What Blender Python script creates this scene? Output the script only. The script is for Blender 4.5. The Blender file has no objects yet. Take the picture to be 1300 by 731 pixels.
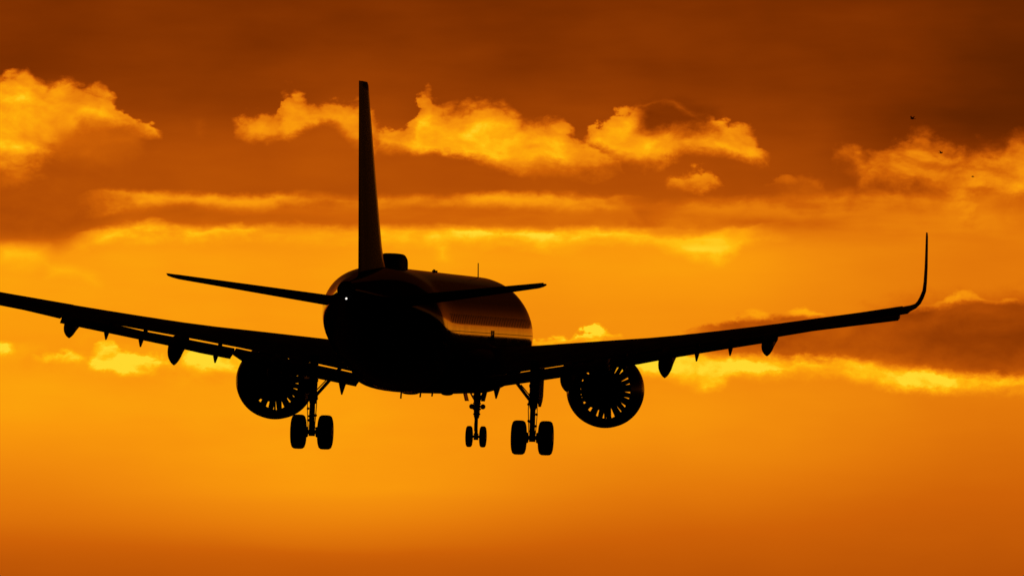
import bpy, bmesh, math, random
from mathutils import Vector, Matrix, Euler
R = math.radians
random.seed(7)
scene = bpy.context.scene
COL = scene.collection

# ------------------------------------------------------------------ camera
CAM_H, EL, F = 1.6, 1.60, 14734.5           # eye height (m), elevation (deg), focal length in photo pixels
cd = bpy.data.cameras.new('camera')
cam = bpy.data.objects.new('camera', cd); COL.objects.link(cam)
cam.location = (0, 0, CAM_H)
cam.rotation_euler = (R(90 + EL), 0, 0)
cd.sensor_width = 36.0; cd.lens = F / 1300 * 36.0
cd.clip_start = 1.0; cd.clip_end = 200000
scene.camera = cam
scene.view_settings.view_transform = 'Standard'
scene.view_settings.look = 'None'
scene.view_settings.exposure = 0.0
scene.view_settings.gamma = 1.0
scene.view_settings.use_curve_mapping = False
scene.cycles.max_bounces = 6

# ------------------------------------------------------------------ sun (veiled by cloud, low and straight ahead)
SUN_EL, SUN_AZ = 2.0, 0.0
sd = bpy.data.lights.new('sun', 'SUN'); sun = bpy.data.objects.new('sun', sd); COL.objects.link(sun)
sd.energy = 0.0004; sd.angle = R(12); sd.color = (1.0, 0.42, 0.08)
sdir = Vector((math.sin(R(SUN_AZ)) * math.cos(R(SUN_EL)), math.cos(R(SUN_AZ)) * math.cos(R(SUN_EL)), math.sin(R(SUN_EL))))
sun.rotation_euler = sdir.to_track_quat('Z', 'Y').to_euler()

# ------------------------------------------------------------------ world: dusk sky with sunset cloud
world = bpy.data.worlds.new('World'); scene.world = world; world.use_nodes = True
NT = world.node_tree; NT.nodes.clear()

class S:                                     # a scalar socket with arithmetic
    def __init__(s, sock): s.k = sock
    def __add__(a, b): return op('ADD', a, b)
    def __radd__(a, b): return op('ADD', b, a)
    def __sub__(a, b): return op('SUBTRACT', a, b)
    def __rsub__(a, b): return op('SUBTRACT', b, a)
    def __mul__(a, b): return op('MULTIPLY', a, b)
    def __rmul__(a, b): return op('MULTIPLY', b, a)
def put(sock, v):
    if isinstance(v, S): NT.links.new(v.k, sock)
    else: sock.default_value = v
def op(o, a, b=0.0, c=None):
    n = NT.nodes.new('ShaderNodeMath'); n.operation = o
    put(n.inputs[0], a); put(n.inputs[1], b)
    if c is not None: put(n.inputs[2], c)
    return S(n.outputs[0])
def sstep(v, a, b):                          # smooth 0..1 as v goes a -> b
    n = NT.nodes.new('ShaderNodeMapRange'); n.interpolation_type = 'SMOOTHSTEP'
    put(n.inputs[0], v); put(n.inputs[1], a); put(n.inputs[2], b)
    n.inputs[3].default_value = 0; n.inputs[4].default_value = 1
    return S(n.outputs[0])
def lerp(a, b, t): return a + (b - a) * t if isinstance(a, S) or isinstance(b, S) else op('MULTIPLY_ADD', t, b - a, a)
def curve(v, pts, x0, x1, y0, y1, smooth=True):   # piecewise curve through pts
    n = NT.nodes.new('ShaderNodeFloatCurve')
    put(n.inputs['Value'], (v - x0) * (1.0 / (x1 - x0)))
    m = n.mapping; m.extend = 'HORIZONTAL'; c = m.curves[0]
    q = [((x - x0) / (x1 - x0), (y - y0) / (y1 - y0)) for x, y in pts]
    while len(c.points) < len(q): c.points.new(0.5, 0.5)
    for p, (x, y) in zip(c.points, q):
        p.location = (x, y); p.handle_type = 'AUTO_CLAMPED' if smooth else 'VECTOR'
    m.update()
    o = S(n.outputs[0])
    return o * (y1 - y0) + y0 if (y0, y1) != (0, 1) else o
def vec(x, y, z=0.0):
    n = NT.nodes.new('ShaderNodeCombineXYZ'); put(n.inputs[0], x); put(n.inputs[1], y); put(n.inputs[2], z)
    return n.outputs[0]
def noise(v, scale, detail=4.0, rough=0.55, dist=0.0):
    n = NT.nodes.new('ShaderNodeTexNoise'); NT.links.new(v, n.inputs['Vector'])
    n.inputs['Scale'].default_value = scale; n.inputs['Detail'].default_value = detail
    n.inputs['Roughness'].default_value = rough; n.inputs['Distortion'].default_value = dist
    return S(n.outputs['Fac']) - 0.5

tc = NT.nodes.new('ShaderNodeTexCoord')
sx = NT.nodes.new('ShaderNodeSeparateXYZ'); NT.links.new(tc.outputs['Generated'], sx.inputs[0])
dx, dy, dz = (S(o) for o in sx.outputs)
az = op('ARCTAN2', dx, dy)                   # azimuth and elevation of the sky direction
el = op('ARCSINE', dz)
K = F / 100.0
x = az * K + 6.5                             # sky degrees in units of 0.389 deg, y running down
y = 3.655 - (el - R(EL)) * K

P1 = vec(x * 0.75, y * 1.15, 3.7)
P2 = vec(x * 0.75, y * 1.15, 11.3)
P3 = vec(x * 0.30, y * 1.5, 23.1)            # long flat streaks
nA = noise(P1, 1.35, 7.0, 0.56, 0.15)        # billows
nB = noise(P2, 1.35, 7.0, 0.56, 0.15)
nC = noise(P2, 5.2, 8.0, 0.68, 0.25)           # fine wisps
nF = noise(P1, 3.2, 8.0, 0.62, 0.25)          # ragged edges
PE = [vec(x * .62 + nC * .06 + k * .05, y * 1.05 + nC * .06 + k * .12, 5.7) for k in (0, 1)]
nE = noise(PE[0], 2.1, 6.0, 0.56, 0.4) - noise(PE[1], 2.1, 6.0, 0.56, 0.4)   # billows lit from below
nD = noise(P1, 0.55, 3.0, 0.5)               # broad unevenness
nS = noise(P3, 1.3, 5.0, 0.55)               # streaks
bil = op('ABSOLUTE', noise(P1, 2.4, 2.0, 0.5, 0.3)) * 1.5 + op('ABSOLUTE', noise(P2, 6.0, 3.0, 0.55, 0.2)) * .7    # rounded puffs with creases between

# clear air and flat cloud decks: level 0..1 against height, in columns along the horizon
yw = y + nD * 0.45 + nS * 0.25
def col(pts): return curve(yw, pts, -4.0, 9.0, 0.0, 1.0)
cols = [
 (0.0,  [(-4,.0),(-1.5,.04),(0,.15),(.8,.17),(1.4,.22),(1.9,.31),(2.5,.335),(2.85,.40),(3.1,.70),(3.4,.80),(4.2,.815),(5.2,.81),(5.6,.755),(6.0,.68),(6.6,.56),(6.9,.475),(7.35,.37),(9,.2)]),
 (4.3,  [(-4,.0),(-1.5,.05),(0,.15),(.6,.18),(1.0,.215),(1.5,.28),(2.0,.37),(2.4,.385),(2.6,.46),(2.85,.66),(3.05,.80),(3.5,.80),(4.4,.78),(5.2,.80),(6.0,.80),(6.4,.72),(6.8,.59),(7.1,.46),(7.35,.41),(9,.2)]),
 (8.7,  [(-4,.0),(-1.5,.04),(0,.14),(.8,.175),(1.4,.23),(2.0,.31),(2.4,.36),(2.7,.47),(3.0,.72),(3.4,.78),(4.2,.72),(5.0,.74),(5.6,.71),(6.0,.645),(6.4,.57),(6.8,.48),(7.35,.385),(9,.2)]),
 (13.0, [(-4,.0),(-1.5,.02),(0,.085),(.8,.06),(1.3,.06),(1.8,.13),(2.3,.24),(2.55,.42),(2.9,.54),(3.3,.60),(4.0,.58),(5.0,.61),(5.6,.57),(6.0,.52),(6.5,.455),(7.35,.37),(9,.2)]),
 (22.0, [(-4,.0),(-2.2,.03),(-1.2,.06),(-.4,.08),(.7,.15),(1.2,.34),(1.6,.50),(2.4,.54),(3.5,.58),(5.0,.62),(6.0,.60),(7.0,.56),(7.35,.5),(9,.2)]),
]
g = col(cols[0][1])
for (xa, _), (xb, pts) in zip(cols, cols[1:]):
    g = lerp(g, col(pts), sstep(x, float(xa), float(xb)))
g = g + nS * 0.08 + nD * 0.14 + noise(vec(x * .45, y * 1.0, 31.0), .9, 6.0, .55) * .10 * (1.0 - sstep(y, 1.6, 3.0)) + .012

soft = .30 + .70 * sstep(noise(vec(x * .6, y * .9, 41.0), 1.1, 4.0, .55), -.10, .10)

def cloud(g, top, bot, level, st=.08, sb=.12, wx=.35, wy=.30, fine=.24, tex=.25, fade=None, amount=1.0, second=False, rag=.55, xf=.15, rim=.05, streak=0, tur=.42, feather=False):
    """a bank of cloud between an upper and a lower outline (photo-sized hundreds), edges broken by noise"""
    a, b = (nB, nA) if second else (nA, nB)
    x0 = min(top[0][0], bot[0][0]); x1 = max(top[-1][0], bot[-1][0])
    xx = x + a * wx + nC * fine
    yy = y + b * wy + nC * fine
    lo = min(p[1] for p in top + bot) - .1; hi = max(p[1] for p in top + bot) + .1
    T = curve(xx, top, x0, x1, lo, hi) - (bil - .22) * tur if tur else curve(xx, top, x0, x1, lo, hi)
    B = curve(xx, bot, x0, x1, lo, hi)
    q = soft if feather else .6 + .4 * soft
    ends = op('MINIMUM', (xx - x0) * (1.0 / xf), (x1 - xx) * (1.0 / xf))
    d = op('MINIMUM', op('MINIMUM', (yy - T) * (.5 / st) * q + .5, (B - yy) * (.5 / sb) * q + .5), ends)
    m = sstep(d + nF * rag, 0.0, 1.0)
    if streak: m = m * (.45 + .55 * sstep(a + nS * .6, -.16, .06))
    L = level + nS * streak if streak else level + nE * (tex * 1.3) + a * (tex * .7) + nF * (tex * .3)
    L = L - (1.0 - sstep(d, .3, 2.2)) * rim
    if fade:                                  # dimmer towards its own upper edge
        L = L - (1.0 - sstep(yy - T, 0.0, fade[0])) * fade[1]
    return lerp(g, L, m * amount if amount != 1.0 else m)

h = lambda *p: [(a / 100.0, b / 100.0) for a, b in p]
SOFT = dict(wx=.2, wy=.16, fine=.05, tex=.10, xf=.35, rim=.0, tur=0)
BAND = dict(rag=.8, xf=1.1, rim=.0, streak=.36, tur=.10)
# flat decks
g = cloud(g, h((-60,205),(60,205),(130,215),(180,240)), h((-60,300),(40,308),(100,298),(140,275),(180,245)), .36, st=.5, sb=.18, **SOFT)
g = cloud(g, h((90,266),(150,243),(230,246),(300,249),(370,246),(450,249),(600,247),(780,250),(840,258)), h((90,268),(150,268),(230,262),(300,268),(370,260),(450,262),(600,261),(780,266),(840,262)), .80, st=.055, sb=.09, second=True, wx=.4, wy=.12, fine=.09, tex=.14, **BAND)
g = cloud(g, h((780,268),(880,256),(960,252),(1050,247),(1180,244),(1340,247)), h((780,276),(880,282),(960,284),(1050,296),(1180,306),(1340,294)), .64, st=.10, sb=.20, second=True, wx=.4, wy=.22, fine=.10, tex=.2, **BAND)
g = cloud(g, h((840,280),(900,277),(1000,280),(1100,285)), h((840,286),(900,289),(1000,288),(1100,288)), .50, st=.08, sb=.07, wx=.4, wy=.14, fine=.08, tex=.1, **BAND)
g = cloud(g, h((140,274),(200,267),(260,264),(340,266),(420,264),(560,265),(700,269),(800,265),(900,272)), h((140,278),(200,284),(260,287),(340,284),(420,289),(560,286),(700,290),(800,288),(900,288)), .49, st=.07, sb=.06, wx=.4, wy=.14, fine=.09, tex=.10, **BAND)
g = cloud(g, h((70,312),(120,292),(190,284),(260,289),(330,286),(480,291),(560,290),(620,294),(760,289),(860,300),(930,292),(1010,286)), h((70,316),(120,306),(190,300),(260,305),(330,300),(400,309),(480,304),(560,308),(620,303),(700,310),(760,305),(860,316),(908,330),(950,306),(1010,292)), .98, st=.06, sb=.12, second=True, wx=.4, wy=.18, fine=.12, tex=.16, **BAND)
g = cloud(g, h((-20,316),(20,312),(60,316),(75,326)), h((-20,334),(20,336),(60,332),(75,328)), .92, st=.1, sb=.12, **SOFT)
g = cloud(g, h((50,345),(65,338),(85,340),(120,352),(135,358)), h((50,347),(65,350),(85,350),(120,358),(135,360)), .92, st=.08, sb=.08, **SOFT)
g = cloud(g, h((545,322),(565,316),(580,322)), h((545,324),(565,329),(580,326)), .97, st=.08, sb=.08, **SOFT)
# sunlit heaps in the upper deck
g = cloud(g, h((-60,96),(0,97),(32,92),(50,104),(100,110),(130,114),(145,128),(165,142),(180,153),(200,156),(212,166)), h((-60,205),(0,206),(45,202),(70,188),(95,166),(140,158),(175,164),(200,170),(212,168)), .87, st=0.030, sb=0.109, fade=(.35,.12), tex=0.46, rag=.8, feather=True)
g = cloud(g, h((55,175),(100,162),(150,165),(190,172)), h((55,188),(100,196),(150,192),(190,178)), .50, st=.2, sb=.2, **SOFT)
g = cloud(g, h((240,162),(255,158),(268,163)), h((240,165),(255,168),(268,165)), .38, st=.1, sb=.1, **SOFT)
g = cloud(g, h((296,154),(312,144),(330,142),(348,150),(358,118),(376,110),(392,126),(440,132),(480,152)), h((296,160),(320,172),(350,174),(385,164),(410,158),(440,172),(480,190)), .80, st=0.048, sb=0.095, tex=0.43, second=True, fade=(.3,.12), rag=.9, feather=True)
g = cloud(g, h((470,156),(500,158),(522,148),(540,116),(552,130),(575,136),(610,128),(650,136),(672,154),(700,150),(725,171),(760,192),(795,209)), h((470,182),(515,190),(560,196),(605,200),(655,213),(700,209),(750,212),(795,212)), .91, st=0.036, sb=0.068, tex=0.38, fade=(.40,.20), wx=.25, feather=True)
g = cloud(g, h((738,176),(765,151),(790,138),(815,136),(850,140),(880,142),(905,143),(940,155),(962,176),(980,200)), h((738,184),(770,190),(800,204),(832,208),(862,192),(900,188),(935,196),(962,204),(980,205)), .86, st=0.036, sb=0.075, tex=0.41, fade=(.3,.12), second=True, wx=.25, rag=.8, feather=True)
g = cloud(g, h((800,148),(820,132),(845,128),(880,132),(918,150)), h((800,158),(825,169),(855,172),(885,168),(918,160)), .21, st=.12, sb=.15, wx=.4, wy=.25, fine=.18, tex=.08, tur=0, rag=1.0, xf=.3)
g = cloud(g, h((790,148),(815,131),(845,128),(872,140),(895,150)), h((790,152),(815,136),(845,131),(872,145),(895,152)), .42, st=0.036, sb=0.041, wx=.4, wy=.2, fine=.16, tex=0.12, tur=.1, rag=1.2, xf=.3, amount=.8)
g = cloud(g, h((846,228),(872,218),(892,213),(922,229)), h((846,230),(865,236),(885,241),(922,231)), .72, st=0.036, sb=0.061, tex=0.41, rag=1.2, feather=True)
g = cloud(g, h((965,231),(1000,222),(1025,228),(1048,235)), h((965,234),(1000,238),(1025,238),(1048,237)), .50, st=0.042, sb=0.068, tex=0.36, second=True, rag=1.2, feather=True)
g = cloud(g, h((1055,188),(1075,183),(1110,188),(1140,178),(1165,172),(1190,180),(1230,186),(1265,184),(1300,174),(1360,178)), h((1055,196),(1080,202),(1100,232),(1130,228),(1160,224),(1200,240),(1240,244),(1300,250),(1360,245)), .67, st=0.072, sb=0.088, tex=0.62, fade=(.35,.20), rag=1.0, feather=True)
g = cloud(g, h((1195,240),(1210,238),(1235,248),(1250,262)), h((1195,250),(1215,268),(1232,284),(1250,275)), .68, st=0.060, sb=0.082, tex=0.48, second=True, rag=1.2, feather=True)
# grey bank on the right with a lit crest, and the bright slot beneath it
g = cloud(g, h((860,422),(930,402),(955,390),(985,401),(1022,389),(1060,402),(1150,392),(1195,382),(1225,369),(1262,381),(1285,378),(1300,384),(1360,374)), h((860,424),(930,416),(955,408),(985,410),(1022,404),(1060,411),(1150,400),(1195,392),(1225,386),(1262,390),(1300,391),(1360,388)), .86, st=0.027, sb=0.054, wx=.25, wy=.08, fine=.14, tex=0.41, tur=.18)
g = cloud(g, h((850,425),(940,406),(1000,402),(1090,400),(1160,394),(1200,387),(1228,381),(1262,384),(1300,386),(1400,380)), h((850,440),(940,450),(1000,456),(1090,456),(1160,462),(1220,472),(1300,480),(1400,486)), .42, st=0.042, sb=0.122, wx=.25, wy=.10, fine=.14, tex=0.22, xf=.9, tur=.12)
g = cloud(g, h((1080,412),(1200,398),(1300,390),(1420,388)), h((1080,440),(1200,450),(1300,462),(1420,468)), .24, st=.35, sb=.3, wx=.5, wy=.25, fine=.10, tex=.12, xf=1.3, tur=0, rim=0)
g = cloud(g, h((770,456),(840,448),(880,449),(930,452),(985,453),(1040,456),(1090,458),(1130,466),(1200,472),(1300,479),(1400,482)), h((770,466),(840,478),(870,486),(900,492),(930,478),(985,478),(1040,474),(1090,484),(1130,493),(1200,497),(1300,496),(1400,496)), 1.0, st=0.060, sb=0.082, wx=.35, wy=.12, fine=.22, tex=0.36, second=True, rag=1.0, tur=.12)
# edge of a shadow ray slanting through the flat deck
ln = x - (y - 2.55) * .8 - 7.93
g = g - sstep(ln + nC * .15, -.06, .10) * (1.0 - sstep(ln, .05, .9)) * sstep(y, 2.45, 2.62) * (1.0 - sstep(y, 2.9, 3.15)) * .075
# small bright heaps low on the left and behind the aircraft
g = cloud(g, h((-60,440),(60,438),(150,432),(260,440),(330,450)), h((-60,456),(60,466),(150,474),(260,480),(330,470)), .87, st=.14, sb=.18, wx=.4, wy=.2, fine=.12, tex=.16, tur=0, rag=.9, xf=.5)
g = cloud(g, h((-30,430),(4,430),(22,438)), h((-30,448),(4,448),(22,442)), 1.02, st=0.036, sb=0.054, wx=.2, wy=.12, fine=.18, tex=0.39, tur=.2)
g = cloud(g, h((38,454),(60,447),(85,443),(114,453)), h((38,456),(60,459),(85,460),(114,456)), 1.02, st=0.030, sb=0.041, wx=.2, wy=.10, fine=.18, tex=0.39, tur=.2)
g = cloud(g, h((110,462),(126,436),(140,432),(160,446),(190,448),(224,461)), h((110,464),(140,468),(165,472),(195,468),(224,464)), 1.01, st=0.036, sb=0.054, wx=.25, wy=.14, fine=.22, tex=0.58, second=True, rag=.8, tur=.3)
g = cloud(g, h((228,448),(250,440),(290,446),(325,455)), h((228,456),(255,474),(290,476),(325,470)), .98, st=0.048, sb=0.082, wx=.25, wy=.16, fine=.22, tex=0.55, rag=.9, tur=.3)
g = cloud(g, h((630,440),(668,430),(690,426),(712,427),(728,421),(745,416),(768,418),(785,424),(812,437)), h((640,452),(690,452),(740,452),(780,446),(800,443)), 0.90, st=0.027, sb=0.082, wx=.14, wy=.08, fine=.16, tex=0.81, rag=.8, tur=.34, fade=(.12,-.12))

ramp = NT.nodes.new('ShaderNodeValToRGB'); ramp.color_ramp.interpolation = 'LINEAR'
def lin(c): return tuple(((v / 255 + .055) / 1.055) ** 2.4 if v > 10 else v / 255 / 12.92 for v in c)
stops = [(0.0,(78,28,1)),(.08,(100,37,1)),(.15,(124,47,1)),(.25,(150,61,3)),(.35,(176,76,5)),(.5,(206,97,7)),(.62,(227,120,10)),(.72,(241,138,12)),(.80,(250,152,12)),(.88,(255,170,12)),(.94,(255,190,18)),(1.0,(255,216,46))]
cr = ramp.color_ramp
while len(cr.elements) < len(stops): cr.elements.new(0.5)
for e, (p, c) in zip(cr.elements, stops): e.position = p; e.color = (*lin(c), 1)
put(ramp.inputs[0], g)
# glow cut off sideways and overhead, out of view, to darken airframe reflections
dim = (1.0 - sstep(op('ABSOLUTE', az), R(12.9), R(13.9)) * .93) * (1.0 - sstep(el, R(3.3), R(6.5)) * .86)

sky = NT.nodes.new('ShaderNodeTexSky'); sky.sky_type = 'NISHITA'; sky.sun_disc = False
sky.sun_elevation = R(SUN_EL); sky.sun_rotation = R(SUN_AZ)
sky.air_density = 2.0; sky.dust_density = 4.0
tint = NT.nodes.new('ShaderNodeMix'); tint.data_type = 'RGBA'; tint.blend_type = 'MULTIPLY'; tint.inputs[0].default_value = 1
NT.links.new(sky.outputs[0], tint.inputs[6]); tint.inputs[7].default_value = (1.0, .50, .22, 1)   # warm white balance
b1 = NT.nodes.new('ShaderNodeBackground'); NT.links.new(tint.outputs[2], b1.inputs[0]); b1.inputs[1].default_value = 0.0003
b2 = NT.nodes.new('ShaderNodeBackground'); NT.links.new(ramp.outputs[0], b2.inputs[0]); put(b2.inputs[1], dim)
cover = (1.0 - sstep(op('ABSOLUTE', az), R(28), R(60))) * (1.0 - sstep(el, R(14), R(40)))
mx = NT.nodes.new('ShaderNodeMixShader'); put(mx.inputs[0], cover)
NT.links.new(b1.outputs[0], mx.inputs[1]); NT.links.new(b2.outputs[0], mx.inputs[2])
wo = NT.nodes.new('ShaderNodeOutputWorld'); NT.links.new(mx.outputs[0], wo.inputs[0])

# ------------------------------------------------------------------ materials
def mat(name, base, rough=.4, metal=0.0, coat=0.0, var=.15, scale=3.0, bump=0.0):
    m = bpy.data.materials.new(name); m.use_nodes = True
    nt = m.node_tree; b = nt.nodes['Principled BSDF']
    b.inputs['Metallic'].default_value = metal
    b.inputs['Coat Weight'].default_value = coat; b.inputs['Coat Roughness'].default_value = .06
    t = nt.nodes.new('ShaderNodeTexCoord'); n = nt.nodes.new('ShaderNodeTexNoise')
    n.inputs['Scale'].default_value = scale; n.inputs['Detail'].default_value = 6
    nt.links.new(t.outputs['Object'], n.inputs['Vector'])
    r = nt.nodes.new('ShaderNodeMapRange'); nt.links.new(n.outputs['Fac'], r.inputs[0])
    r.inputs[1].default_value = .3; r.inputs[2].default_value = .7
    r.inputs[3].default_value = max(.02, rough * (1 - var)); r.inputs[4].default_value = rough * (1 + var)
    nt.links.new(r.outputs[0], b.inputs['Roughness'])
    c = nt.nodes.new('ShaderNodeMix'); c.data_type = 'RGBA'
    c.inputs[6].default_value = (*[v * (1 - var) for v in base], 1); c.inputs[7].default_value = (*[min(1, v * (1 + var)) for v in base], 1)
    nt.links.new(n.outputs['Fac'], c.inputs[0]); nt.links.new(c.outputs[2], b.inputs['Base Color'])
    if bump:
        bp = nt.nodes.new('ShaderNodeBump'); bp.inputs['Strength'].default_value = bump; bp.inputs['Distance'].default_value = .02
        nt.links.new(n.outputs['Fac'], bp.inputs['Height']); nt.links.new(bp.outputs[0], b.inputs['Normal'])
    return m
M = dict(
 paint=mat('fuselage_paint', (.22, .215, .21), .08, 0, .15, .35, 1.2),
 fin=mat('fin_paint', (.06, .012, .012), .12, 0, .0, .15, 1.0),
 wing=mat('wing_grey', (.30, .31, .32), .42, 0, 0, .2, 1.5),
 flap=mat('flap_grey', (.26, .27, .28), .45, 0, 0, .2, 2.0),
 cowl=mat('cowl_paint', (.22, .04, .04), .30, 0, .15, .15, 2.0),
 metal=mat('bare_metal', (.35, .34, .33), .35, 1, 0, .25, 8.0),
 hot=mat('burnt_metal', (.10, .09, .08), .50, 1, 0, .3, 6.0),
 blade=mat('fan_blade', (.03, .03, .032), .6, 0, 0, .2, 5.0),
 liner=mat('duct_liner', (.02, .02, .02), .9, 0, 0, .2, 5.0),
 gear=mat('gear_enamel', (.30, .30, .30), .45, .2, 0, .25, 12.0),
 tyre=mat('tyre_rubber', (.025, .024, .023), .85, 0, 0, .3, 25.0, .3),
 dark=mat('dark_composite', (.05, .05, .05), .6, 0, 0, .2, 6.0),
 bird=mat('bird_feathers', (.03, .026, .024), .8, 0, 0, .3, 20.0),
)
M['fin'].node_tree.nodes['Principled BSDF'].inputs['Specular IOR Level'].default_value = .01
def skin(m):
    nt = m.node_tree; b = nt.nodes['Principled BSDF']
    t = nt.nodes.new('ShaderNodeTexCoord'); sp = nt.nodes.new('ShaderNodeSeparateXYZ'); nt.links.new(t.outputs['Object'], sp.inputs[0])
    def mt(o, a, c=0.0):
        n = nt.nodes.new('ShaderNodeMath'); n.operation = o
        for i, v in enumerate((a, c)):
            if hasattr(v, 'is_linked'): nt.links.new(v, n.inputs[i])
            else: n.inputs[i].default_value = v
        return n.outputs[0]
    y, z = sp.outputs[1], sp.outputs[2]
    joint = mt('LESS_THAN', mt('PINGPONG', y, 1.33), .012)
    lap = mt('LESS_THAN', mt('ABSOLUTE', mt('SUBTRACT', z, .02)), .010)
    win = mt('MULTIPLY', mt('LESS_THAN', mt('PINGPONG', y, .266), .12), mt('LESS_THAN', mt('ABSOLUTE', mt('SUBTRACT', z, .44)), .16))
    win = mt('MULTIPLY', win, mt('GREATER_THAN', y, -9.5))
    k = mt('MAXIMUM', mt('MAXIMUM', joint, lap), mt('MULTIPLY', win, .8))
    old = b.inputs['Roughness'].links[0].from_socket
    nt.links.new(mt('ADD', old, mt('MULTIPLY', k, .45)), b.inputs['Roughness'])
    cx = nt.nodes.new('ShaderNodeMix'); cx.data_type = 'RGBA'; nt.links.new(k, cx.inputs[0])
    nt.links.new(b.inputs['Base Color'].links[0].from_socket, cx.inputs[6]); cx.inputs[7].default_value = (.02, .02, .022, 1)
    nt.links.new(cx.outputs[2], b.inputs['Base Color'])
    nt.links.new(mt('SUBTRACT', .15, mt('MULTIPLY', k, .15)), b.inputs['Coat Weight'])
    sl = mt('SUBTRACT', .5, mt('MULTIPLY', k, .35)); nt.links.new(sl, b.inputs['Specular IOR Level'])
skin(M['paint'])
lamp = bpy.data.materials.new('tail_lamp'); lamp.use_nodes = True
lb = lamp.node_tree.nodes['Principled BSDF']; lb.inputs['Emission Color'].default_value = (1, .93, .86, 1); lb.inputs['Emission Strength'].default_value = 1.4

# ------------------------------------------------------------------ helpers
def finish(name, bm, m, parent=None, smooth=True, angle=35):
    bmesh.ops.remove_doubles(bm, verts=bm.verts, dist=1e-5)
    bmesh.ops.recalc_face_normals(bm, faces=bm.faces)
    me = bpy.data.meshes.new(name); bm.to_mesh(me); bm.free()
    if smooth:
        for p in me.polygons: p.use_smooth = True
        me.set_sharp_from_angle(angle=R(angle))
    me.materials.append(m)
    o = bpy.data.objects.new(name, me); COL.objects.link(o)
    if parent: o.parent = parent
    return o
def pt(X, s, Z): return Vector((X, 22.0 - s, Z))     # x to starboard, s = metres behind the nose, z above the fuselage axis
def loft(bm, rings, caps=True):
    vs = [[bm.verts.new(p) for p in r] for r in rings]
    n = len(vs[0])
    for a, b in zip(vs, vs[1:]):
        for i in range(n): bm.faces.new((a[i], a[(i + 1) % n], b[(i + 1) % n], b[i]))
    if caps: bm.faces.new(vs[0][::-1]); bm.faces.new(vs[-1])
    return bm
def tube(bm, pts, rad, n=14):
    pts = [Vector(p) for p in pts]
    if not isinstance(rad, (list, tuple)): rad = [rad] * len(pts)
    rings = []
    for i, p in enumerate(pts):
        d = (pts[min(i + 1, len(pts) - 1)] - pts[max(i - 1, 0)]).normalized()
        u = d.orthogonal().normalized() if abs(d.z) < .99 else Vector((1, 0, 0)); u = (u - d * u.dot(d)).normalized()
        w = d.cross(u)
        rings.append([p + (u * math.cos(a) + w * math.sin(a)) * rad[i] for a in [2 * math.pi * k / n for k in range(n)]])
    return loft(bm, rings)
def lathe(bm, prof, c, axis='y', n=48, closed=False):   # prof: (along, radius)
    rings = []
    for a, r in prof:
        ring = []
        for k in range(n):
            t = 2 * math.pi * k / n; u, w = r * math.cos(t), r * math.sin(t)
            ring.append(c + (Vector((u, a, w)) if axis == 'y' else Vector((a, u, w))))
        rings.append(ring)
    if closed: rings.append(rings[0])
    return loft(bm, rings, caps=not closed)
def box(bm, c, size, rot=None, bev=.0):
    r = bmesh.ops.create_cube(bm, size=1.0)
    mtx = Matrix.Translation(c) @ (rot.to_matrix().to_4x4() if rot else Matrix()) @ Matrix.Diagonal((*size, 1))
    bmesh.ops.transform(bm, matrix=mtx, verts=r['verts'])
    if bev:
        es = list({e for v in r['verts'] for e in v.link_edges})
        bmesh.ops.bevel(bm, geom=es, offset=bev, segments=2, affect='EDGES')
    return bm
def interp(tab, v):
    if v <= tab[0][0]: return tab[0][1]
    for i in range(len(tab) - 1):
        (a, A), (b, B) = tab[i], tab[i + 1]
        if v <= b:
            t = (v - a) / (b - a)
            d = (B - A) / (b - a)                      # monotone cubic
            def slope(j):
                if j <= 0 or j >= len(tab) - 1: return (tab[min(j + 1, len(tab) - 1)][1] - tab[max(j - 1, 0)][1]) / max(1e-9, tab[min(j + 1, len(tab) - 1)][0] - tab[max(j - 1, 0)][0])
                d0 = (tab[j][1] - tab[j - 1][1]) / (tab[j][0] - tab[j - 1][0]); d1 = (tab[j + 1][1] - tab[j][1]) / (tab[j + 1][0] - tab[j][0])
                return 0 if d0 * d1 <= 0 else 2 * d0 * d1 / (d0 + d1)
            m0, m1 = slope(i) * (b - a), slope(i + 1) * (b - a)
            return (2*t**3 - 3*t*t + 1) * A + (t**3 - 2*t*t + t) * m0 + (-2*t**3 + 3*t*t) * B + (t**3 - t*t) * m1
    return tab[-1][1]
def lint(tab, v):
    if v <= tab[0][0]: return tab[0][1]
    for (a, A), (b, B) in zip(tab, tab[1:]):
        if v <= b: return A + (B - A) * (v - a) / (b - a)
    return tab[-1][1]
UP = [(0,0),(.01,.018),(.03,.031),(.08,.049),(.15,.062),(.25,.072),(.35,.076),(.45,.074),(.55,.067),(.65,.056),(.75,.042),(.85,.027),(.93,.013),(1,.002)]
LO = [(0,0),(.01,-.014),(.03,-.023),(.08,-.034),(.15,-.042),(.25,-.047),(.35,-.047),(.45,-.042),(.55,-.032),(.65,-.019),(.75,-.009),(.85,-.004),(.93,-.002),(1,-.001)]
SYM = [(0,0),(.01,.017),(.03,.028),(.08,.040),(.15,.049),(.2,.050),(.3,.0475),(.4,.043),(.5,.0375),(.6,.0315),(.75,.0205),(.85,.0125),(.93,.008),(1,.001)]
def section(a=0.0, b=1.0, up=UP, lo=LO, n=14):          # closed outline of a chord fraction a..b: list of (fraction, height/chord)
    xs = [a + (b - a) * (.5 - .5 * math.cos(math.pi * k / n)) for k in range(n + 1)]
    t = [(v, lint(up, v)) for v in xs]; l = [(v, lint(lo, v)) for v in xs[::-1]]
    return t + l
def surf(sec, X, sle, zle, ste, zte, thick=1.0):         # place a section in a fore-and-aft plane
    c = ste - sle
    return [pt(X, sle + f * c, zle + f * (zte - zle) + hgt * c * thick) for f, hgt in sec]
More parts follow.
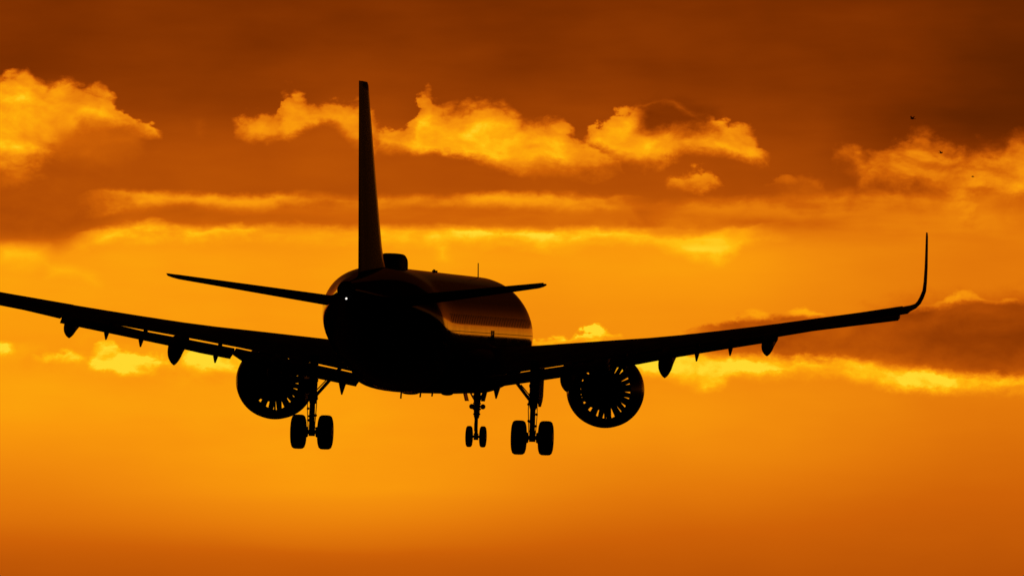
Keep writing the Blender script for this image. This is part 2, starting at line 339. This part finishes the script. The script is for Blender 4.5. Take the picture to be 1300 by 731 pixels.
def tag(o, label, cat, group=None):
    o['label'] = label; o['category'] = cat
    if group: o['group'] = group
SYL = [(a, -b) for a, b in SYM]

# ------------------------------------------------------------------ ground (below the frame; the belly mirrors it)
bm = bmesh.new(); bmesh.ops.create_circle(bm, cap_ends=True, segments=96, radius=60000)
gr = finish('ground', bm, mat('dry_grass', (.035, .032, .016), .95, 0, 0, .4, .02), smooth=False); gr['kind'] = 'structure'
# unseen ridge added right of the view, darkens the fuselage's lower reflection
bm = bmesh.new(); rings = []
for k in range(121):
    a = R(3.6 + 26.0 * k / 120); hgt = 58 * min(1, k / 14) * min(1, (120 - k) / 20) + 5 * math.sin(k * .9) * min(1, k / 20) + random.uniform(-2, 2)
    rings.append([Vector((math.sin(a) * r, math.cos(a) * r, z)) for r, z in ((4300, -3), (4700, max(1, hgt * .8)), (5000, max(1.2, hgt)), (5400, max(1, hgt * .7)), (6200, -3))])
loft(bm, rings)
hl = finish('unseen_ridge', bm, mat('ridge_dark', (.03, .032, .018), .95, 0, 0, .5, .01)); hl['kind'] = 'structure'

# ------------------------------------------------------------------ airliner
def pose():
    psi, eps, rol = R(6.101), R(-.657), R(1.437)
    m = Matrix.Rotation(-psi, 3, 'Z') @ Matrix.Rotation(eps, 3, 'X') @ Matrix.Rotation(rol, 3, 'Y')
    c = Matrix.Rotation(R(EL), 3, 'X')
    loc = c @ Vector((-2.98856, 397.012, -1.49957)) + Vector((0, 0, CAM_H))
    return Matrix.Translation(loc) @ (c @ m).to_4x4()
air = bpy.data.objects.new('airliner', None); COL.objects.link(air)
air.matrix_world = pose()
tag(air, 'dark twin-engine jet airliner seen from behind, landing gear and flaps lowered, wings level', 'airliner')

# fuselage
HW = [(0,.02),(.25,.42),(.7,.80),(1.5,1.22),(2.6,1.58),(4.0,1.83),(5.5,1.96),(6.5,1.975),(33.4,1.975),(34.6,1.945),(36,1.82),(37.5,1.60),(39,1.32),(41,.93),(43,.55),(44.2,.34),(44.51,.30)]
TOP = [(0,-.50),(.25,-.12),(.7,.18),(1.5,.62),(2.6,1.25),(3.6,1.72),(4.8,1.98),(6.2,2.07),(33,2.07),(36,2.06),(38,1.99),(40,1.86),(42,1.69),(44.2,1.50),(44.51,1.46)]
BOT = [(0,-.54),(.25,-.88),(.7,-1.15),(1.5,-1.50),(2.6,-1.78),(4.0,-1.98),(5.5,-2.06),(6.5,-2.07),(28.5,-2.07),(31,-1.98),(33,-1.72),(35,-1.30),(37,-.80),(39,-.32),(41,.14),(43,.60),(44.2,.85),(44.51,.90)]
bm = bmesh.new(); rings = []
st = [0,.1,.25,.45,.7,1,1.5,2,2.6,3.2,4,4.8,5.5,6.5] + [6.5 + k for k in range(1, 22)] + [28 + .5 * k for k in range(1, 33)] + [44.2, 44.51]
for s in st:
    w, t, b = interp(HW, s), interp(TOP, s), interp(BOT, s)
    rings.append([pt(w * math.cos(a), s, (t + b) / 2 + (t - b) / 2 * math.sin(a)) for a in [2 * math.pi * k / 72 for k in range(72)]])
loft(bm, rings)
fus = finish('fuselage', bm, M['paint'], air, angle=50)
fc = pt(0, 44.51, 1.18)
bm = bmesh.new(); lathe(bm, [(-.012, .01), (-.012, .24), (-.035, .25), (-.03, .285), (.35, .29)], fc, n=32)
exh = finish('exhaust_outlet', bm, M['liner'], fus)
bm = bmesh.new(); bmesh.ops.create_uvsphere(bm, u_segments=16, v_segments=10, radius=.032)
bmesh.ops.translate(bm, verts=bm.verts, vec=pt(.02, 44.60, .90))
finish('navigation_light', bm, lamp, fus)
bm = bmesh.new(); tube(bm, [pt(.02, 44.3, .97), pt(.02, 44.58, .90)], .045); finish('light_housing', bm, M['hot'], fus)
# belly fairing
bm = bmesh.new(); rings = []
FW = [(13.6,1.2),(15,1.95),(16.5,2.28),(22,2.36),(24.5,2.2),(26.5,1.75),(28,1.1)]; FB = [(13.6,-1.9),(15,-2.04),(17,-2.10),(23,-2.10),(25.5,-2.07),(28,-1.95)]
for k in range(30):
    s = 13.6 + 14.4 * k / 29; w, b = interp(FW, s), interp(FB, s); zc = -1.2; hh = zc - b; e = 2 / 2.7
    sg = lambda v: math.copysign(abs(v) ** e, v)
    rings.append([pt(w * sg(math.cos(a)), s, zc + hh * sg(math.sin(a))) for a in [2 * math.pi * j / 48 for j in range(48)]])
loft(bm, rings); finish('belly_fairing', bm, M['wing'], air, angle=50)
# dome and antennas on the crown, drains and antennas under the belly
bm = bmesh.new(); rings = []
for s, w, t in [(30.4,.20,2.12),(30.5,.33,2.36),(30.7,.38,2.49),(31.1,.40,2.54),(32.4,.40,2.54),(33.0,.38,2.50),(33.5,.33,2.38),(33.8,.20,2.15)]:
    e = 2 / 4.5; sg = lambda v: math.copysign(abs(v) ** e, v); zc = 2.0; hh = t - zc
    rings.append([pt(w * sg(math.cos(a)), s, zc + hh * sg(math.sin(a))) for a in [2 * math.pi * j / 40 for j in range(40)]])
loft(bm, rings); finish('antenna_dome', bm, M['dark'], air, angle=50)
def blade(X, s, z0, z1, ch=.3, th=.035, name='antenna', sweep=.15):
    bm = bmesh.new(); sec = section(0, 1, SYM, SYL, 6)
    rings = []
    for t in (0, .8, 1):
        c = ch * (1 - .45 * t); so = s - ch / 2 + sweep * t; z = z0 + (z1 - z0) * t
        rings.append([pt(X + hgt / .1 * th, so + f * c, z) for f, hgt in sec])
    loft(bm, rings); return finish(name, bm, M['dark'], air)
blade(.30, 8.5, 2.0, 2.54, .28, .036)
blade(.28, 22.0, 2.0, 2.14, .14, .08)
blade(.06, 20.0, 2.02, 2.125, .5, .20)
for X, s, z1 in [(-.87, 21, -2.30), (-.09, 22, -2.24), (.26, 21.5, -2.20)]: blade(X, s, -2.05, z1, .22, .06)
for X, s, w in [(-.55, 21, .30), (.66, 20.5, .20)]:
    bm = bmesh.new(); bmesh.ops.create_uvsphere(bm, u_segments=20, v_segments=10, radius=1)
    bmesh.ops.transform(bm, matrix=Matrix.Translation(pt(X, s, -2.09)) @ Matrix.Diagonal((w, .5, .07, 1)), verts=bm.verts)
    finish('beacon', bm, M['dark'], air)
# over-wing exit on the starboard side: frame bars and handle recess standing just proud of the skin
bm = bmesh.new()
for s in (18.9, 18.3): box(bm, pt(1.985, s, -.06), (.03, .05, .36), bev=.008)
box(bm, pt(1.985, 18.6, -.05), (.02, .55, .04))
finish('emergency_exit', bm, M['dark'], air)

# fin and rudder
def fin_ring(sec, z):
    t = (z - 1.75) / (8.03 - 1.75)
    le = 35.6 + 4.7 * t + (-.9 * max(0, 1 - (z - 1.75) / .9) ** 2); te = 41.35 + 1.25 * t
    c = te - le; th = 1.0 - .42 * t
    return [pt(hgt * c * th, le + f * c, z) for f, hgt in sec]
zs = [1.45, 2.0, 2.3, 2.7, 3.2, 4, 5, 6, 7, 7.7, 7.9]
bm = bmesh.new(); rings = [fin_ring(section(0, .70, SYM, SYL), z) for z in zs]
top = [Vector((p.x * .5, p.y - .12 * (p.y > -18.9), 8.0)) for p in rings[-1]]; rings.append(top)
loft(bm, rings); fin = finish('vertical_stabilizer', bm, M['fin'], air)
bm = bmesh.new(); loft(bm, [fin_ring(section(.705, 1, SYM, SYL, 8), z) for z in [1.5, 3, 4, 5, 6, 7, 7.99]])
finish('rudder', bm, M['fin'], fin)

def mir(v, sd): return [Vector((p.x * sd, p.y, p.z)) for p in v]
# tailplane
def htp_ring(sec, X):
    t = (X - .4) / 5.8
    return surf(sec, X, 38.05 + 3.1 * t, .83 + .68 * t - .12 * (1 - t), 41.95 + .62 * t, .93 + .66 * t, .95)
for sd in (-1, 1):
    bm = bmesh.new(); rs = [mir(htp_ring(section(0, .70, SYM, SYL), X), sd) for X in [.35, .9, 1.8, 3, 4.2, 5.2, 5.9]]
    for X, k in [(6.08, .75), (6.2, .35)]:
        q = htp_ring(section(0, .70, SYM, SYL), X); c = sum(q, Vector()) / len(q)
        rs.append(mir([Vector((p.x, c.y + (p.y - c.y) * k - (1 - k) * .25, c.z + (p.z - c.z) * k)) for p in q], sd))
    loft(bm, rs); hs = finish('horizontal_stabilizer', bm, M['wing'], air)
    bm = bmesh.new(); loft(bm, [mir(htp_ring(section(.705, 1, SYM, SYL, 8), X), sd) for X in [.95, 1.8, 3, 4.2, 5.2, 6.15]])
    finish('elevator', bm, M['wing'], hs)

# wings
LE = lambda X: 15.6 + .52 * (X - 1.98)
TEF = lambda X: 22.75 + max(0, X - 6.4) * .215                       # trailing edge with everything retracted
CREST = [(1.5,-.50),(3.4,-.36),(6.5,-.08),(8.0,.05),(10.4,.355),(12.4,.64),(14.3,.92),(16.1,1.18),(16.9,1.33)]
ZTE = [(1.5,-1.58),(2.1,-1.475),(3.5,-1.20),(4.5,-1.03),(6.5,-.67),(8.0,-.425),(9.5,-.185),(10.1,-.10),(12.2,.27),(14.0,.56),(16.4,.95),(16.9,1.04)]
FTE = [(2.0,-1.95),(3.4,-1.70),(4.8,-1.47),(6.45,-1.11),(7.45,-.94),(8.6,-.70),(10.6,-.33),(11.7,-.13),(12.2,-.03)]
ATE = [(12.2,.10),(13.2,.30),(14.1,.44),(16.45,.775)]
main_te = lambda X: TEF(X) - (.45 if X < 12.25 else .75 if X < 16.45 else 0)
def wing_ring(X, flap=True):
    sle, ste = LE(X), main_te(X); c = ste - sle
    tk = 1.18 - .018 * X
    zt = lint(ZTE, X); zcr = lint(CREST, X)
    zle = (zcr - .30 * zt - .0745 * c * tk) / .70
    return sle, zle, ste, zt, tk
WS = section(0, 1, UP, LO, 16)
for sd in (-1, 1):
    bm = bmesh.new(); rings = []
    for X in [1.4, 2.1, 2.8, 3.6, 4.5, 5.5, 6.4, 7.5, 8.6, 10, 11.2, 12.24, 12.26, 13.5, 15, 16.44, 16.46, 16.75]:
        a, b, c, d, tk = wing_ring(X); rings.append(mir(surf(WS, X, a, b, c, d, tk), sd))
    # blended tip fence: X, z at the leading edge, leading and trailing stations, lean of the section
    for X, Z, a, c, ang, th in [(16.95,1.31,23.55,24.98,16,.95),(17.08,1.42,23.72,25.05,38,.9),(17.18,1.58,23.9,25.14,58,.85),(17.27,1.80,24.08,25.25,74,.8),(17.31,2.1,24.3,25.4,82,.75),(17.345,2.6,24.62,25.62,86,.72),(17.37,3.2,25.02,25.88,87.5,.7),(17.385,3.62,25.32,26.06,88,.7),(17.388,3.76,25.52,26.1,88,.6)]:
        n = Vector((-math.sin(R(ang)), 0, math.cos(R(ang)))); cc = c - a
        rings.append(mir([pt(X, a + f * cc, Z - (.16 * f * (1 - min(1, ang / 60.)))) + n * (hgt * cc * th) for f, hgt in WS], sd))
    loft(bm, rings); wing = finish('wing', bm, M['wing'], air, angle=40)
    # flaps
    FS = section(0, 1, UP, LO, 10)
    for xs in ([2.12, 3, 4, 5, 6.0, 6.42], [6.5, 7.5, 8.6, 9.6, 10.7, 11.7, 12.27]):
        bm = bmesh.new(); rs = []
        for X in xs:
            zt = lint(ZTE, X); zf = lint(FTE, X) + (.16 if X == 6.42 else 0); s0 = main_te(X) - .06; s1 = main_te(X) + (1.30 if X < 6.3 else 1.05)
            rs.append(mir(surf(FS, X, s0, zt - (.015 if X > 10.2 else .082 if X > 6.45 or sd < 0 else .112), s1, zf, 1.05), sd))
        loft(bm, rs); finish('flap', bm, M['flap'], wing)
    bm = bmesh.new(); rs = []
    for X in [12.29, 13.5, 15, 16.44]:
        zt = lint(ZTE, X); za = lint(ATE, X) + (.10 * (X - 12.3) / 4 if sd < 0 else 0)
        rs.append(mir(surf(section(.12, 1, UP, LO, 8), X, main_te(X) - .12, zt - .01, TEF(X) + .12, za, 1.1), sd))
    loft(bm, rs); finish('aileron', bm, M['flap'], wing)
    # flap track fairings: canoe pods whose tails droop with the flap
    for X, tip, w in [(5.04, -1.93, .25), (8.42, -1.37, .245), (11.95, -.54, .205)]:
        zt = lint(ZTE, X); s0 = main_te(X) - 2.4; s1 = main_te(X) + 1.25
        bm = bmesh.new(); rs = []
        for k in range(15):
            t = k / 14; s = s0 + (s1 - s0) * t
            env = min(1, math.sin(math.pi * min(1, (t * .97 + .03)) ** .8) ** .5 * 1.05) if t < .99 else .05
            env = max(.05, min(1.0, 3.2 * t + .05, math.sqrt(max(0, (1 - t) * 6)) + .03))
            zb = (zt - .30) + (tip - zt + .30) * min(1, max(0, (t - .25) / .58)) ** 1.1 if t > .25 else zt - .30 + (.25 - t) * .5
            zb = max(zb, tip) + .12 * max(0, (t - .9) / .1); ztop = zt + .03 - .20 * max(0, t - .66) / .34 - .35 * max(0, t - .75)
            zc = (ztop + zb) / 2; hh = max(.04, (ztop - zb) / 2)
            ring = []
            for j in range(24):
                a = 2 * math.pi * j / 24; cx, sz = math.cos(a), math.sin(a)
                wide = w * env * (abs(cx) ** (.6 if sz > 0 else 1.5)) * (1 if cx > 0 else -1)
                ring.append(Vector(pt(X + wide, s, zc + hh * sz)))
            rs.append(mir(ring, sd))
        loft(bm, rs); finish('flap_track_fairing', bm, M['wing'], wing, angle=60)
    # small hinge brackets hanging under the flap
    for X, tip in [(2.65, -2.22), (7.02, -1.25), (9.53, -.775), (10.69, -.56)]:
        zf = lint(FTE, X); s1 = main_te(X) + 1.0; bm = bmesh.new()
        wd = .10 if X < 3 else .06
        rs = [[pt(X - w, s1 - a, z), pt(X + w, s1 - a, z), pt(X + w, s1 - b, z), pt(X - w, s1 - b, z)] for z, w, a, b in [(zf + .14, wd, .55, .0), (zf - .02, wd, .40, -.02), (tip, .018, .12, .02)]]
        if X > 3: zt = lint(ZTE, X); box(bm, mir([pt(X - .05, main_te(X) + .08, zt - .05)], sd)[0], (.11, .30, .16))
        loft(bm, [mir(r, sd) for r in rs]); finish('flap_hinge', bm, M['flap'], wing, smooth=False)

# engines
for sd in (-1, 1):
    c = pt(5.755 * sd, 16.9, -1.82)
    eng = bpy.data.objects.new('engine', None); COL.objects.link(eng); eng.parent = air
    bm = bmesh.new()
    outer = [(1.50,1.06),(1.47,1.12),(1.36,1.18),(1.1,1.25),(.6,1.305),(0,1.32),(-.6,1.295),(-1.2,1.22),(-1.9,1.085)]
    inner = [(-1.9,1.055),(-1.2,1.11),(-.4,1.10),(.2,1.06),(.75,1.04),(1.1,1.00),(1.36,1.0),(1.46,1.02)]
    lathe(bm, [(1.46,1.02)] + outer + [(-1.9,1.055)], c, n=72); nac = finish('nacelle', bm, M['cowl'], eng, angle=60)
    for p in list(nac.data.polygons):
        if len(p.vertices) > 10: p.hide = True
    b_ = bmesh.new(); b_.from_mesh(nac.data); bmesh.ops.delete(b_, geom=[f for f in b_.faces if len(f.verts) > 10], context='FACES_ONLY'); b_.to_mesh(nac.data); b_.free()
    bm = bmesh.new(); lathe(bm, [(a, r + (.012 if 0 < i < len(inner) - 1 else .003)) for i, (a, r) in enumerate(inner)] + [(a, r - .004) for a, r in inner[::-1]], c, n=72, closed=True); finish('duct_liner', bm, M['liner'], eng, angle=60)
    bm = bmesh.new()
    lathe(bm, [(.35,.40),(0,.60),(-.4,.68),(-.9,.71),(-1.5,.69),(-2.0,.65),(-2.6,.51),(-2.75,.47),(-2.75,.43),(-2.3,.40)], c, n=48)
    core = finish('core_cowl', bm, M['dark'], eng, angle=60)
    bm = bmesh.new(); lathe(bm, [(-2.0,.34),(-2.6,.30),(-3.0,.19),(-3.3,.06),(-3.36,.01)], c, n=32); finish('exhaust_cone', bm, M['hot'], eng)
    # fan of twenty wide blades with a spinner
    bm = bmesh.new(); lathe(bm, [(1.15,.01),(1.05,.12),(.85,.26),(.6,.33),(.35,.36)], c, n=32)
    for k in range(20):
        a0 = 2 * math.pi * (k + .3) / 20; rs = []
        for r, half, tw, ax in [(.30,.080,.35,.16),(.55,.088,.5,.15),(.75,.084,.75,.12),(.92,.080,1.0,.09),(1.035,.078,1.15,.07)]:
            ring = []
            for (u, d) in [(-1,-.012),(1,-.012),(1,.012),(-1,.012)]:
                tl = u * half; th = a0 + tl / r * 1.0
                ring.append(c + Vector((r * math.cos(th), .60 + u * ax + d, r * math.sin(th))))
            rs.append(ring)
        loft(bm, rs)
    finish('fan', bm, M['blade'], eng, smooth=False)
    # thin guide vanes behind it
    bm = bmesh.new()
    for k in range(33):
        a = 2 * math.pi * k / 33; rad = Vector((math.cos(a), 0, math.sin(a))); tg = Vector((-math.sin(a), 0, math.cos(a)))
        rs = []
        for r in (.60, 1.10):
            rs.append([c + rad * r + tg * (t * .017 + u * .03) + Vector((0, -.25 - u * .10, 0)) for u, t in [(-1,-1),(1,-1),(1,1),(-1,1)]])
        loft(bm, rs)
    finish('guide_vanes', bm, M['liner'], eng, smooth=False)
    bm = bmesh.new(); rs = []
    for s, w, zt, zb in [(15.9,.06,-.50,-.70),(16.1,.17,-.42,-.80),(16.2,.21,-.38,-1.0),(17.2,.22,-.40,-1.18),(18.2,.22,-.50,-1.25),(19.4,.20,-.6,-1.22),(20.6,.13,-.7,-1.08),(21.3,.03,-.8,-.95)]:
        X = 5.755 * sd
        rs.append([pt(X - w, s, zb + .08), pt(X - w * .5, s, zb), pt(X + w * .5, s, zb), pt(X + w, s, zb + .08), pt(X + w, s, zt), pt(X - w, s, zt)])
    loft(bm, rs); finish('pylon', bm, M['wing'], eng, angle=50)
    # bypass splitter inside the duct, under the pylon
    bm = bmesh.new(); box(bm, c + Vector((0, -1.1, .88)), (.26, 1.5, .46), bev=.03); finish('duct_strut', bm, M['liner'], eng)

# landing gear
def wheel(parent, c, r, w, hub):
    prof = []
    for k in range(13):
        a = math.pi * k / 12; e = .55
        prof.append((-w / 2 * math.copysign(abs(math.cos(a)) ** e, math.cos(a)), hub + (r - hub) * abs(math.sin(a)) ** .5))
    rb = bmesh.new(); lathe(rb, prof, c, axis='x', n=48); 
    t = finish('tyre', rb, M['tyre'], parent, angle=60)
    rb = bmesh.new(); lathe(rb, [(-w*.46,hub*.3),(-w*.5,hub*.5),(-w*.44,hub*.95),(w*.44,hub*.95),(w*.5,hub*.5),(w*.46,hub*.3)], c, axis='x', n=32)
    finish('rim', rb, M['metal'], parent)
for sd in (-1, 1):
    g_ = bpy.data.objects.new('main_landing_gear', None); COL.objects.link(g_); g_.parent = air
    X = 3.795 * sd; Z = -3.52
    bm = bmesh.new(); tube(bm, [pt(X, 21.8, -.9), pt(X, 21.9, -1.8), pt(X, 21.95, -2.45), pt(X, 21.96, -2.55)], [.15, .145, .135, .11])
    for z in (-1.75, -2.3): tube(bm, [pt(X, 21.9, z - .05), pt(X, 21.9, z + .05)], .165)
    finish('strut', bm, M['gear'], g_)
    bm = bmesh.new(); tube(bm, [pt(X, 21.95, -2.5), pt(X, 22, -3.2), pt(X, 22, Z - .08)], [.085, .085, .10])
    tube(bm, [pt(X, 22, Z + .25), pt(X, 22, Z - .14)], [.11, .11])
    tube(bm, [pt(X - .46, 22, Z), pt(X + .46, 22, Z)], .075)
    for q in (-1, 1): tube(bm, [pt(X + q * .14, 22, Z), pt(X + q * .26, 22, Z)], [.17, .22], 24)
    finish('axle', bm, M['gear'], g_)
    bm = bmesh.new()      # scissor links behind the leg
    for q in (-.06, .06):
        tube(bm, [pt(X + q, 22.08, -2.55), pt(X + q * .5, 22.42, -2.98)], .03, 8); tube(bm, [pt(X + q * .5, 22.42, -2.98), pt(X + q, 22.1, -3.36)], .03, 8)
    tube(bm, [pt(X - .09, 22.42, -2.98), pt(X + .09, 22.42, -2.98)], .035, 8)
    finish('torque_link', bm, M['gear'], g_)
    bm = bmesh.new()      # hydraulic lines and fittings clipped to the leg
    for q, z in [(-.15,-2.38),(-.13,-2.95),(.14,-2.72),(.12,-3.12)]: box(bm, pt(X + q * sd, 22.1, z), (.08, .10, .09), bev=.015)
    tube(bm, [pt(X - .14 * sd, 22.08, -2.0), pt(X - .15 * sd, 22.1, -2.6), pt(X - .11 * sd, 22.12, -3.3), pt(X - .16 * sd, 22.1, -3.48)], .016, 8)
    tube(bm, [pt(X + .15 * sd, 22.1, -2.1), pt(X + .16 * sd, 22.12, -2.75), pt(X + .12 * sd, 22.12, -3.4)], .014, 8)
    finish('brake_lines', bm, M['dark'], g_)
    bm = bmesh.new(); tube(bm, [pt(X - .06 * sd, 21.95, -2.32), pt(2.9 * sd, 21.7, -1.30)], [.055, .065])
    tube(bm, [pt(X - .04 * sd, 22.0, -2.18), pt(3.35 * sd, 21.9, -1.72)], .02, 8)
    finish('side_brace', bm, M['gear'], g_)
    for q in (-.4635, .4635):
        w = bpy.data.objects.new('wheel', None); COL.objects.link(w); w.parent = g_
        cw = pt(X + q, 22, Z)
        prof = [(-.228,.27),(-.236,.36),(-.232,.46),(-.205,.54),(-.15,.578),(-.13,.585),(-.126,.578),(-.11,.578),(-.106,.587),(-.05,.589),(-.046,.581),(-.03,.581),(-.026,.59),(.026,.59),(.03,.581),(.046,.581),(.05,.589),(.106,.587),(.11,.578),(.126,.578),(.13,.585),(.15,.578),(.205,.54),(.232,.46),(.236,.36),(.228,.27)]
        bm = bmesh.new(); lathe(bm, prof, cw, axis='x', n=56)
        bm2 = bmesh.new(); lathe(bm2, [(-.24,.10),(-.245,.16),(-.21,.25),(.21,.25),(.245,.16),(.24,.10)], cw, axis='x', n=40)
        bpy.data.objects.remove(w)
        ty = finish('wheel', bm, M['tyre'], g_, angle=60); finish('rim', bm2, M['metal'], g_).name = 'wheel_rim'
    # leg door standing outboard of the strut
    bm = bmesh.new()
    rs = []
    for z, a, b, th in [(-1.05,21.25,22.75,.03),(-2.1,21.3,22.7,.03),(-2.25,21.45,22.55,.03),(-2.46,21.8,22.3,.02)]:
        xo = X + sd * (.26 + .02 * (z + 1.05))
        rs.append([pt(xo - th, a, z), pt(xo + th, a, z), pt(xo + th, b, z), pt(xo - th, b, z)])
    loft(bm, rs); box(bm, pt(X + sd * .17, 21.95, -1.95), (.16, .35, .5), bev=.03)
    finish('gear_door', bm, M['wing'], g_, smooth=False)

ng = bpy.data.objects.new('nose_landing_gear', None); COL.objects.link(ng); ng.parent = air
bm = bmesh.new(); tube(bm, [pt(0, 5.0, -1.7), pt(0, 5.03, -2.5), pt(0, 5.05, -2.88), pt(0, 5.05, -2.95)], [.135, .12, .10, .08])
for z, r in [(-2.15,.15),(-2.42,.14),(-2.62,.15),(-2.8,.13)]: tube(bm, [pt(0, 5.03, z - .03), pt(0, 5.03, z + .03)], r)
finish('strut', bm, M['gear'], ng)
bm = bmesh.new(); tube(bm, [pt(0, 5.05, -2.9), pt(0, 5.07, -3.3), pt(0, 5.07, -3.68)], [.055, .055, .07]); tube(bm, [pt(-.25, 5.07, -3.6), pt(.25, 5.07, -3.6)], .045)
tube(bm, [pt(0, 5.07, -3.48), pt(0, 5.07, -3.72)], .085)
finish('axle', bm, M['gear'], ng)
bm = bmesh.new()
tube(bm, [pt(-.05, 5.12, -2.9), pt(-.02, 5.4, -3.15), pt(-.05, 5.12, -3.4)], .022, 8); tube(bm, [pt(.05, 5.12, -2.9), pt(.02, 5.4, -3.15), pt(.05, 5.12, -3.4)], .022, 8)
finish('torque_link', bm, M['gear'], ng)
bm = bmesh.new(); tube(bm, [pt(.04, 5.0, -2.42), pt(.30, 5.6, -1.98)], .035); tube(bm, [pt(-.04, 5.0, -2.40), pt(-.22, 5.6, -1.98)], .03)
finish('drag_brace', bm, M['gear'], ng)
for q in (-1, 1):
    bm = bmesh.new(); tube(bm, [pt(.10 * q, 5.0, -2.53), pt(.15 * q, 4.96, -2.53)], .03, 10); lathe(bm, [(-.06,.05),(-.02,.085),(.05,.095),(.055,.06)], pt(.20 * q, 4.95, -2.53), n=20)
    finish('taxi_light', bm, M['metal'], ng)
    bm = bmesh.new(); rs = []
    for z, t in [(-1.95, 0), (-2.34, 1)]:
        xo = q * (.36 + .10 * (t if q < 0 else -t * .9)) if q > 0 else q * (.40 - .10 * t)
        rs.append([pt(xo - .02, 5.1, z), pt(xo + .02, 5.1, z), pt(xo + .02, 6.1, z), pt(xo - .02, 6.1, z)])
    loft(bm, rs); finish('gear_door', bm, M['paint'], ng, smooth=False)
    cw = pt(.247 * q, 5.07, -3.60)
    bm = bmesh.new(); lathe(bm, [(-.105,.18),(-.112,.26),(-.10,.33),(-.07,.37),(-.035,.38),(-.03,.374),(-.02,.374),(-.015,.381),(.015,.381),(.02,.374),(.03,.374),(.035,.38),(.07,.37),(.10,.33),(.112,.26),(.105,.18)], cw, axis='x', n=44)
    finish('wheel', bm, M['tyre'], ng, angle=60)
    bm = bmesh.new(); lathe(bm, [(-.11,.06),(-.115,.1),(-.09,.17),(.09,.17),(.115,.1),(.11,.06)], cw, axis='x', n=28); finish('wheel_rim', bm, M['metal'], ng)

# ------------------------------------------------------------------ birds
def bird(px, py, dist, span, yaw, roll, flapL, flapR, label):
    d = Vector(((px - 650) / F, 1, -(py - 365.5) / F)); d = Matrix.Rotation(R(EL), 3, 'X') @ d
    bm = bmesh.new(); L = span * .62
    prof = [(-.5,.008),(-.42,.05),(-.30,.075),(-.1,.12),(.1,.13),(.28,.085),(.36,.075),(.42,.07),(.47,.035),(.54,.006)]
    loft(bm, [[Vector((r * L * math.cos(2*math.pi*k/12), a * L, r * L * .9 * math.sin(2*math.pi*k/12))) for k in range(12)] for a, r in prof])
    loft(bm, [[Vector((-w*L, a*L, .01*L)), Vector((w*L, a*L, .01*L)), Vector((w*L, a*L, -.01*L)), Vector((-w*L, a*L, -.01*L))] for a, w in [(-.40,.04),(-.6,.10),(-.72,.13)]])
    for q, fl in ((-1, flapL), (1, flapR)):
        rs = []
        for t, le, te, th, rise in [(.05,.24,-.12,.03,0),(.25,.30,-.14,.022,.06),(.5,.30,-.10,.015,.14),(.75,.16,-.10,.01,.20),(1,-.06,-.12,.004,.25)]:
            X = span / 2 * t * math.cos(R(fl)); Z = span / 2 * t * math.sin(R(fl)) + rise * .15 * span
            rs.append([Vector((q*X, le*L, Z-th*L)), Vector((q*X, le*L, Z+th*L)), Vector((q*X, te*L, Z+th*L)), Vector((q*X, te*L, Z-th*L))])
        loft(bm, rs)
    o = finish('bird', bm, M['bird'], angle=60)
    o.location = d * dist + Vector((0, 0, CAM_H)); o.rotation_euler = Euler((R(5), R(roll), R(yaw)), 'XYZ')
    tag(o, label, 'bird', 'small birds flying on the right')
bird(1158.5, 151, 620, .46, 50, -25, 62, 8, 'highest of the small dark birds, against the dark brown cloud')
bird(1194.5, 194.5, 700, .42, -60, 15, 24, 30, 'small dark bird in front of the lit orange cloud, middle one of the flock')
bird(1235, 224.5, 850, .40, 80, 0, 12, 20, 'lowest and faintest of the small dark birds, nearest the right edge')
